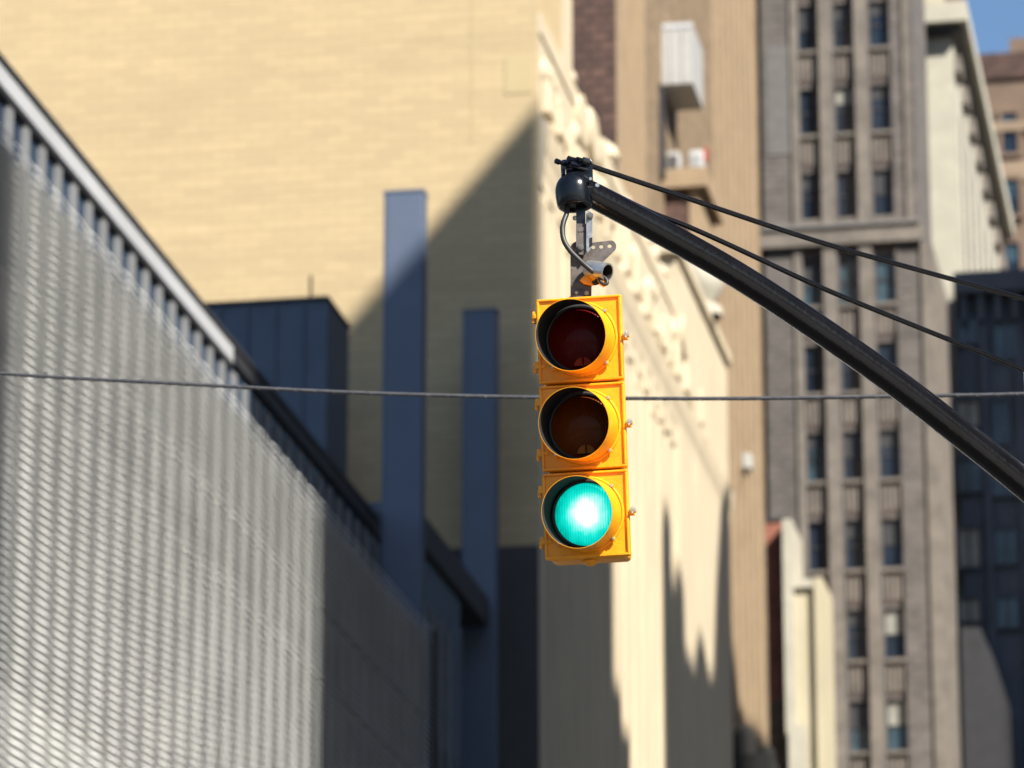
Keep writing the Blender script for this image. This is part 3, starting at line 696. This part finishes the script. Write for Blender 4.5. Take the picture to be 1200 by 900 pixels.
for i, kind in enumerate(('red', 'amber', 'green')):
    zc_ = SH*(1-i)
    # body
    b = MB(); b.box(-W2+.012, W2-.020, .022, .17, zc_-SH/2+.001, zc_+SH/2-.001)
    body = b.build('housing', M['hyellow'], sig, local=True, bevel=.018)
    # door: plate with raised rim
    b = MB(); h = SH/2-.0035
    b.box(-W2, W2, -.001, .021, zc_-h, zc_+h)
    door = b.build('door', M['hyellow'], sig, local=True, bevel=.007)
    b = MB(); t = .012; f0, f1 = -.010, -.0008
    b.box(-W2+.002, W2-.002, f0, f1, zc_+h-t, zc_+h-.002); b.box(-W2+.002, W2-.002, f0, f1, zc_-h+.002, zc_-h+t)
    b.box(-W2+.002, -W2+t, f0, f1, zc_-h+t, zc_+h-t); b.box(W2-t, W2-.002, f0, f1, zc_-h+t, zc_+h-t)
    bmesh.ops.remove_doubles(b.bm, verts=b.bm.verts, dist=1e-5)
    b.build('rim', M['hyellow'], door, local=True, bevel=.0035)
    # round ring on the door
    mt_ = Matrix.Translation((0, 0, zc_)) @ Matrix.Rotation(R_(90), 4, 'X')    # local +Z -> -Y (towards the viewer)
    MB().lathe([(.1535, .0015), (.1535, .010), (.150, .0145), (.1455, .015), (.1435, .013), (.1435, .0015)], mt_, 72).build('lens_ring', M['hyellow'], door, local=True, smooth=True)
    MB().lathe([(.1412, .0015), (.1412, .012), (.134, .015), (.128, .013), (.125, .002)], mt_, 64).build('gasket', gasket, door, local=True, smooth=True)
    # lens dome, its origin at the lens centre so the object coordinates are centred
    b = MB(); R0 = .1295; pr = [(0, .030)]
    for k in range(1, 13): a = k/12; pr.append((R0*a, .030-.026*a*a))
    b.lathe(pr, Matrix.Rotation(R_(90), 4, 'X'), 64)
    ln = b.build('lens', LM[kind], sig, local=True, smooth=True); ln.location = (0, 0, zc_)
    ln['label'] = {'red': 'unlit dark red lens', 'amber': 'unlit dark amber lens', 'green': 'lit bright green lens'}[kind]
    if kind != 'green':                                # painted sun spot low in the lens: lighter half disc, split by a slit
        mk = mat(kind+' lens sun spot', (.55, .05, .02) if kind == 'red' else (.45, .13, .02), .6, var=.2, scale=40, spec=.06)
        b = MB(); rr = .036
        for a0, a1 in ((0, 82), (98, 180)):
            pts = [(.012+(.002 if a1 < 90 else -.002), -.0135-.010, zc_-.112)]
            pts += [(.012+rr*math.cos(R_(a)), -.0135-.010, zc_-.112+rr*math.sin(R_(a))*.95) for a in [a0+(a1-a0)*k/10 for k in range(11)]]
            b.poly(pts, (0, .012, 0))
        b.build('lens_sunspot', mk, ln, smooth=False).parent = ln
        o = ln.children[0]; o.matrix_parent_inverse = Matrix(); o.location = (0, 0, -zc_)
    # tunnel visor: open cylinder, tilted slightly down; yellow outside, black inside
    Lv = .205; tilt = R_(5.0); n = 72; b = MB(); ro = .1440; ri = .1415
    rings = {}
    prof = [(ro+.0005, .012, 0), (ro, .05, 0), (ro-.0005, .13, 0), (ro-.001, Lv-.004, 0), (ro-.0015, Lv, 0), (ri-.001, Lv, 1), (ri-.0005, .13, 1), (ri, .05, 1), (ri, .008, 1)]
    mtv = Matrix.Translation((0, 0, zc_)) @ Matrix.Rotation(R_(-2.8), 4, 'Z') @ Matrix.Rotation(R_(90), 4, 'X') @ Matrix.Rotation(-tilt if False else tilt, 4, 'X')
    vr = []
    for (rad, hh, ins) in prof:
        vr.append([b.bm.verts.new(mtv @ Vector((rad*math.cos(2*math.pi*k/n), rad*math.sin(2*math.pi*k/n), hh - (0.0 if hh < Lv-.01 else .030*(1-math.sin(2*math.pi*k/n))/2)))) for k in range(n)])
    for j in range(len(vr)-1):
        for k in range(n):
            f = b.bm.faces.new((vr[j][k], vr[j][(k+1) % n], vr[j+1][(k+1) % n], vr[j+1][k])); f.material_index = 1 if prof[j][2] or prof[j+1][2] and j != 4 else 0
            if j == 4: f.material_index = 0
    b.build('visor', [M['hyellow'], M['matt_black']], sig, local=True, smooth=True)
    # visor mounting tabs and screws
    b = MB(); b2 = MB()
    for ang in (45, -45, 135, -135):
        ca, sa = math.cos(R_(ang)), math.sin(R_(ang))
        rt_ = .150 if ca > 0 else .157; p0 = Vector((rt_*ca, -.0155, zc_+rt_*sa)); b.cyl(p0+Vector((0, .004, 0)), p0-Vector((0, .004, 0)), .011, 16)
        b2.lathe([(.0072, 0), (.0072, .003), (.005, .0058), (0, .0068)], Matrix.Translation(p0-Vector((0, .0045, 0))) @ Matrix.Rotation(R_(90), 4, 'X'), 16)
    b.build('visor_tab', M['hyellow'], door, local=True, smooth=True)
    b2.build('screw', M['bright'], door, local=True, smooth=True)
    # hinges, left
    for zz_ in (zc_+.105, zc_-.100):
        b = MB(); b.box(-W2-.018, -W2+.002, -.004, .012, zz_-.012, zz_+.020, .003)
        b.box(-W2-.022, -W2-.008, .002, .030, zz_-.026, zz_+.004, .003)
        b.box(-W2-.012, -W2+.03, -.006, .004, zz_-.008, zz_+.008, .002)
        b.build('hinge', M['hyellow'], door, local=True, smooth=False)
    # latch, right, with wing nut
    b = MB(); zz_ = zc_+.002
    b.box(W2-.004, W2+.022, -.008, .010, zz_-.016, zz_+.002, .003); b.box(W2-.004, W2+.026, -.008, .018, zz_-.004, zz_+.012, .003)
    b.build('latch', M['hyellow'], door, local=True)
    b = MB(); b.cyl((W2+.016, -.026, zz_+.004), (W2+.016, .02, zz_+.004), .0055, 10); b.cyl((W2+.016, -.018, zz_+.004), (W2+.016, -.010, zz_+.004), .012, 6)
    b.cyl((W2+.014, -.016, zz_-.010), (W2+.020, -.014, zz_+.020), .0042, 8)
    b.build('latch_bolt', M['bright'], door, local=True)
# top and bottom end details
MB().lathe([(.034, 0), (.034, -.008), (.024, -.014), (.012, -.022), (0, -.022)], Matrix.Translation((.0, .06, -1.5*SH+.001)), 24).build('bottom_plug', M['hyellow'], sig, local=True, smooth=True)
MB().cyl((-.02, .06, 1.5*SH-.002), (-.02, .06, 1.5*SH+.008), .03, 24).build('top_boss', M['old_steel'], sig, local=True, smooth=True)

# hanger hardware (part of the signal), laid out in the plane facing the road
DH = 17.06
def hp(px, py, df=0): return on_plane(px, py, cc + cf*(df+.02), cf)
hb = MB()
def plate(name, pts, m, df, th, holes=(), bevel=.0015, parent=sig):
    # outline with real round holes: cut by a boolean-free triangle fill
    bm = bmesh.new(); P3 = [hp(*p) for p in pts]
    P3 = [hp(*p, df) for p in pts]; vs_ = [bm.verts.new(p) for p in P3]; ed = [bm.edges.new((vs_[k], vs_[(k+1) % len(vs_)])) for k in range(len(vs_))]
    for (hx, hy, hr) in holes:
        c_ = hp(hx, hy, df); rg = [bm.verts.new(c_+(cr*math.cos(2*math.pi*k/16)+cu*math.sin(2*math.pi*k/16))*hr) for k in range(16)]
        # the plate plane is (cr, cu)
        for k in range(16): ed.append(bm.edges.new((rg[k], rg[(k+1) % 16])))
    # flatten onto plane through first vertex
    p0 = vs_[0].co.copy()
    for v in bm.verts: v.co -= cf*((v.co-p0).dot(cf))
    bmesh.ops.triangle_fill(bm, use_beauty=True, edges=bm.edges[:])
    geo = bm.faces[:]
    ex = bmesh.ops.extrude_face_region(bm, geom=geo)
    for v in [g for g in ex['geom'] if isinstance(g, bmesh.types.BMVert)]: v.co += cf*th
    s_ = MB(); s_.bm.free(); s_.bm = bm
    return s_.build(name, m, parent, bevel=0)
def arc(cx, cy, r, a0, a1, n=8): return [(cx+r*math.cos(R_(a0+(a1-a0)*k/n)), cy-r*math.sin(R_(a0+(a1-a0)*k/n))) for k in range(n+1)]
rnd_l = arc(677.5, 292, 9.2, 180, 80)
rnd_r = arc(715.5, 288.5, 6.8, 85, -40)
plate('bracket_plate', [(668.5, 352), (668.5, 300)]+rnd_l+[(695, 284.2)]+rnd_r+[(707, 306), (693.5, 322), (693, 352)], M['old_steel'], 0, .006,
      holes=((695.3, 289.5, .0085), (704.5, 289, .0085), (714.3, 288.2, .0085)))
plate('strap', [(675, 240), (686, 240), (686, 296), (683, 299), (676, 296)], M['hblack'], -.028, .02, holes=())
plate('strap', [(675, 262), (686.8, 262), (687.3, 292)]+arc(681.5, 293, 5.6, 0, -180)+[(675.2, 292)], M['old_steel'], -.036, .006,
      holes=((678.2, 272, .003), (681, 271.8, .003), (683.8, 271.6, .003)))
def side_plate():                                      # pale galvanised cheek seen edge on
    b = MB(); pts = [hp(686.8, 250), hp(688, 247)]
    out = [(686.8, 250), (690, 246), (693.6, 248), (694.6, 254), (694.4, 284), (691.5, 293), (688.6, 296.5), (686.8, 293)]
    b.poly([hp(*p, -.050) for p in out], cf*.007); return b.build('cheek_plate', M['galv'], sig, bevel=.0015)
side_plate()
b = MB(); b.poly([hp(*p, -.0515) for p in ((690.6, 279), (694.2, 278), (694, 288), (690.6, 290))], cf*.0012)
b.build('slot', M['matt_black'], sig)
b = MB(); 
def bolt(px, py, df, r_, hx=.010): b.cyl(hp(px, py, df), hp(px, py, df-hx), r_, 6); b.cyl(hp(px, py, df-hx), hp(px, py, df-hx-.008), r_*.5, 12)
bolt(691.5, 252.5, -.050, .014); bolt(673.8, 255.5, -.01, .011)
bolt(680.6, 289.5, -.037, .0135); bolt(675, 292.6, -.001, .009)
bolt(675.5, 343, -.001, .008); bolt(687.5, 343.5, -.001, .010, .008)
b.build('bracket_bolt', M['galv'], sig, smooth=False)
b = MB(); b.cyl(hp(675, 292, -.002), hp(675, 292, -.016), .019, 20); b.build('washer', M['old_steel'], sig, smooth=True)
# conduit elbow (silver bell) with dark mouth
ax0 = hp(686, 314, -.02); ax1 = hp(712, 319, -.085)
dirv = (ax1-ax0).normalized(); q_ = dirv.to_track_quat('Z', 'Y').to_matrix().to_4x4(); ln_ = (ax1-ax0).length
MB().lathe([(0, 0), (.020, .003), (.033, .015), (.036, ln_*.5), (.037, ln_*.96), (.036, ln_), (.030, ln_), (.028, ln_*.6), (0, ln_*.6)], Matrix.Translation(ax0) @ q_, 32).build('elbow', [M['bright'], M['matt_black']], sig, smooth=True)
el = [o for o in sig.children if o.name.startswith('elbow')][0]
for f in el.data.polygons:
    c = f.center; rel = c-ax0; hgt = rel.dot(dirv); rad = (rel-dirv*hgt).length
    if hgt > ln_*.58 and rad < .0325: f.material_index = 1
# yellow clamp body + dark oval nut
pts = [hp(*p, -.018) for p in ((679, 328), (690, 317), (698, 322), (703, 326), (700, 332), (694, 334), (684, 332))]
MB().poly(pts, cf*.016).build('cable_clamp', M['hyellow'], sig, bevel=.004)
MB().tube([hp(694, 322, -.05), hp(702, 327, -.062), hp(709, 333.5, -.072)], [.016, .018, .013], 16).build('cable_clamp_arm', M['hyellow'], sig, smooth=True)
b = MB()
c0 = hp(703, 324, -.080); c1 = hp(711, 333, -.088)
ringp = []
for k in range(24):
    a = 2*math.pi*k/24; m_ = (c0+c1)/2; ld = (c1-c0).normalized(); sdv = ld.cross(cf).normalized()
    ringp.append(m_+ld*math.cos(a)*.021+sdv*math.sin(a)*.0115)
ringp.append(ringp[0]); ringp.append(ringp[1])
b.tube(ringp, .0070, 10); b.build('cable_ring', M['rubber'], sig, smooth=True)
MB().cyl(hp(697.5, 331, -.03), hp(700, 330, -.075), .012, 12).build('clamp_screw', M['matt_black'], sig)
# flexible cable from the arm cap to the elbow
cpts = [hp(665.5, 238, -.03), hp(664, 250, -.04), hp(660.5, 260, -.05), (hp(659, 270, -.055)), hp(661, 282, -.06), hp(667.5, 293, -.065), hp(677, 303, -.07), hp(687, 312, -.075), hp(696, 319.5, -.075)]
MB().tube(smooth_path(cpts, 8), .0105, 16).build('feed_cable', M['rubber'], sig, smooth=True)
